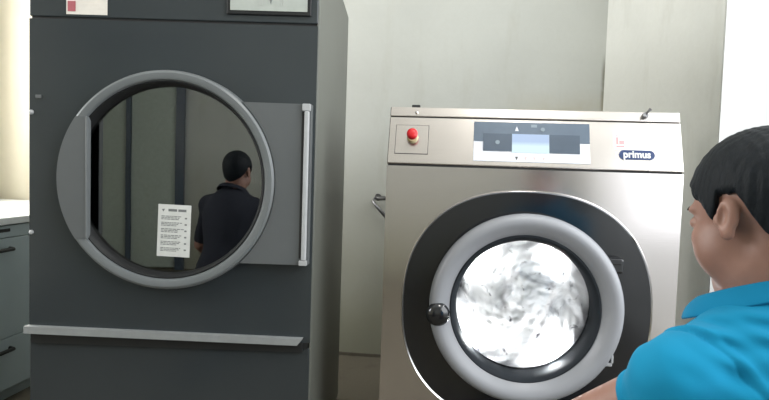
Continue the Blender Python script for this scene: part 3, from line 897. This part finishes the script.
    for i in range(NA+1):
        t = .16+(2*PI-.32)*i/NA                       # opening at the front
        c, s_ = math.cos(t), math.sin(t)
        tip = max(0, c)**3
        prof = [(.000, -.030), (.000, .002), (.002, .006), (.006, .007), (.012, .004), (.019+.012*tip, -.005+.002*tip), (.029+.016*tip, -.025+.004*tip), (.025+.014*tip, -.027+.003*tip), (.012, -.010)]
        row = []
        for dr_, z in prof:
            row.append(bm.verts.new(tuple(C0+ax[0]*((J['collar_r'][0]+dr_)*c)+ax[1]*((J['collar_r'][1]+dr_)*s_)+ax[2]*z)))
        L.append(row)
    for A, B in zip(L, L[1:]):
        for k in range(len(A)-1): bm.faces.new((A[k], B[k], B[k+1], A[k+1]))
    co_ = obj('collar', bm, mats['collar'], shirt, smooth=True); co_.data.transform(inv)
    md = co_.modifiers.new('sub', 'SUBSURF'); md.levels = md.render_levels = 1
    # trousers
    tl = np.array([P, *hp_, *kn_, *an]); lo, hi = tl.min(0)-.15, tl.max(0)+.15; lo[2] = max(lo[2], 0.002)
    F = Field(*[np.arange(lo[i], hi[i], .009, dtype=np.float32) for i in range(3)])
    F.ell(P, (.158, .118, .12), J['torso_axes'], .03)
    for q in range(2):
        F.cone(hp_[q], kn_[q], .092, .066, .05); F.cone(kn_[q], an[q], .064, .052, .02)
    me, _ = F.mesh('trousers'); link('trousers', me, mats['trousers'], root, inv)
    for q in range(2):
        lo, hi = np.minimum(an[q], toe[q])-.1, np.maximum(an[q], toe[q])+.1; lo[2] = max(lo[2], .001)
        F = Field(*[np.arange(lo[i], hi[i], .006, dtype=np.float32) for i in range(3)])
        F.cone(an[q], toe[q], .044, .036, .02); F.cone(an[q], an[q]-unit(toe[q]-an[q])*.035, .044, .040, .02)
        me, _ = F.mesh('shoe'); link('shoe', me, MT['shoe'], root, inv)
    return root

g = unit(V(-.5, .866, 0)); lb = V(-.866, -.5, 0)
HEADF = (-math.cos(math.radians(62)), math.sin(math.radians(62)))
Nk = V(.565, .895, 1.030); Pv = V(.63, .79, .52); Cs = V(.590, .850, .86)
tax = np.stack([lb, g, unit(Cs-Pv)], 1); tax[:, 1] = np.cross(tax[:, 2], tax[:, 0])
cu = unit(V(0, 0, 1)+g*.42); cf = unit(np.cross(lb, cu)); cf = cf if cf@g > 0 else -cf
man = dict(base=(.45, .95, 0), head=V(.5465, .893, 1.138), head_axes=frame(HEADF, .16), scale=.95, g=g, lb=lb, neck=Nk, pelvis=Pv, chest=Cs, torso_axes=tax,
    sh=[V(.418, .838, .910), V(.712, 1.00, .925)], el=[V(.300, 1.044, .742), V(.77, 1.06, .67)], wr=[V(.305, 1.150, .545), V(.66, 1.19, .50)],
    hip=[V(.552, .745, .48), V(.708, .835, .48)], knee=[V(.36, 1.11, .47), V(.60, 1.03, .075)], ank=[V(.36, 1.07, .075), V(.80, .68, .06)], toe=[V(.29, 1.20, .032), V(.86, .575, .035)],
    hands=[(V(-.15, .35, -.7), V(-.1, .9, .45), V(.9, .2, 0)), (V(-.3, .5, -.7), V(.2, .7, .6), V(-.8, -.3, 0))],
    coarse=.006, fine=.0026, sleeve=(.28, .58), hem=.46,
    hair_x=[-.12, -.085, -.06, -.042, -.028, -.018, .012, .018, .026, .034, .042, .060, .072, .12],
    hair_z=[-.075, -.070, -.045, -.012, .020, .040, .040, .014, .002, .010, .030, .038, .054, .058],
    shirt_fine=[(.28, .66), (.68, 1.02), (.80, 1.10)],
    collar=V(.566, .908, 1.037), collar_axes=(cf, lb, cu), collar_r=(.088, .070),
    folds=[(V(.52, .80, .97), unit(V(.15, .3, .95)), .034, .0036, .085, 1.4), (V(.41, .86, .93), unit(V(.7, -.3, .5)), .045, .002, .07, 1.2),
           (V(.36, .92, .85), unit(V(-.3, .75, -.6)), .030, .0024, .055, 1.5), (V(.60, .74, .90), unit(V(.5, .1, .8)), .055, .0034, .11, 1.2), (V(.46, .74, .85), unit(V(.75, .1, -.6)), .045, .0032, .09, 1.0), (V(.46, .80, .975), unit(V(.5, .1, .85)), .026, .0022, .05, 1.5)])
make_person('person', 'person in a turquoise polo shirt kneeling with back turned before the washing machine', man, dict(hair=MT['hair'], shirt=MT['shirt'], collar=MT['collar'], trousers=MT['trousers']))

# a second person, out of the frame, who shows only as a dark reflection in the smoked dryer glass
def moved(J, ang, piv, dst):
    c, s_ = math.cos(ang), math.sin(ang); Rz = np.array([[c, -s_, 0], [s_, c, 0], [0, 0, 1.]])
    T = lambda p: Rz@(np.asarray(p, float)-piv)+dst
    K = dict(J)
    for k in ('head', 'neck', 'pelvis', 'chest', 'collar', 'base'): K[k] = T(J[k])
    for k in ('sh', 'el', 'wr', 'hip', 'knee', 'ank', 'toe'): K[k] = [T(p) for p in J[k]]
    for k in ('g', 'lb'): K[k] = Rz@J[k]
    for k in ('head_axes', 'torso_axes'): K[k] = Rz@J[k]
    K['collar_axes'] = tuple(Rz@a for a in J['collar_axes'])
    K['hands'] = [tuple(Rz@v for v in h_) for h_ in J['hands']]
    K['folds'] = []; K['sleeve'] = (.92, .92); K['shirt_fine'] = [(9, 9)]*3; K['coarse'] = .009; K['fine'] = .004
    return K
hd = man['head']
other = moved(man, math.radians(165), V(hd[0], hd[1], 0), V(-.865, .42, -.02)*V(1, 1, 0))
make_person('person', 'person in dark clothes crouching before the dryer, seen only as a reflection in its glass', other, dict(hair=MT['hair'], shirt=MT['trousers'], collar=MT['trousers'], trousers=MT['trousers']))
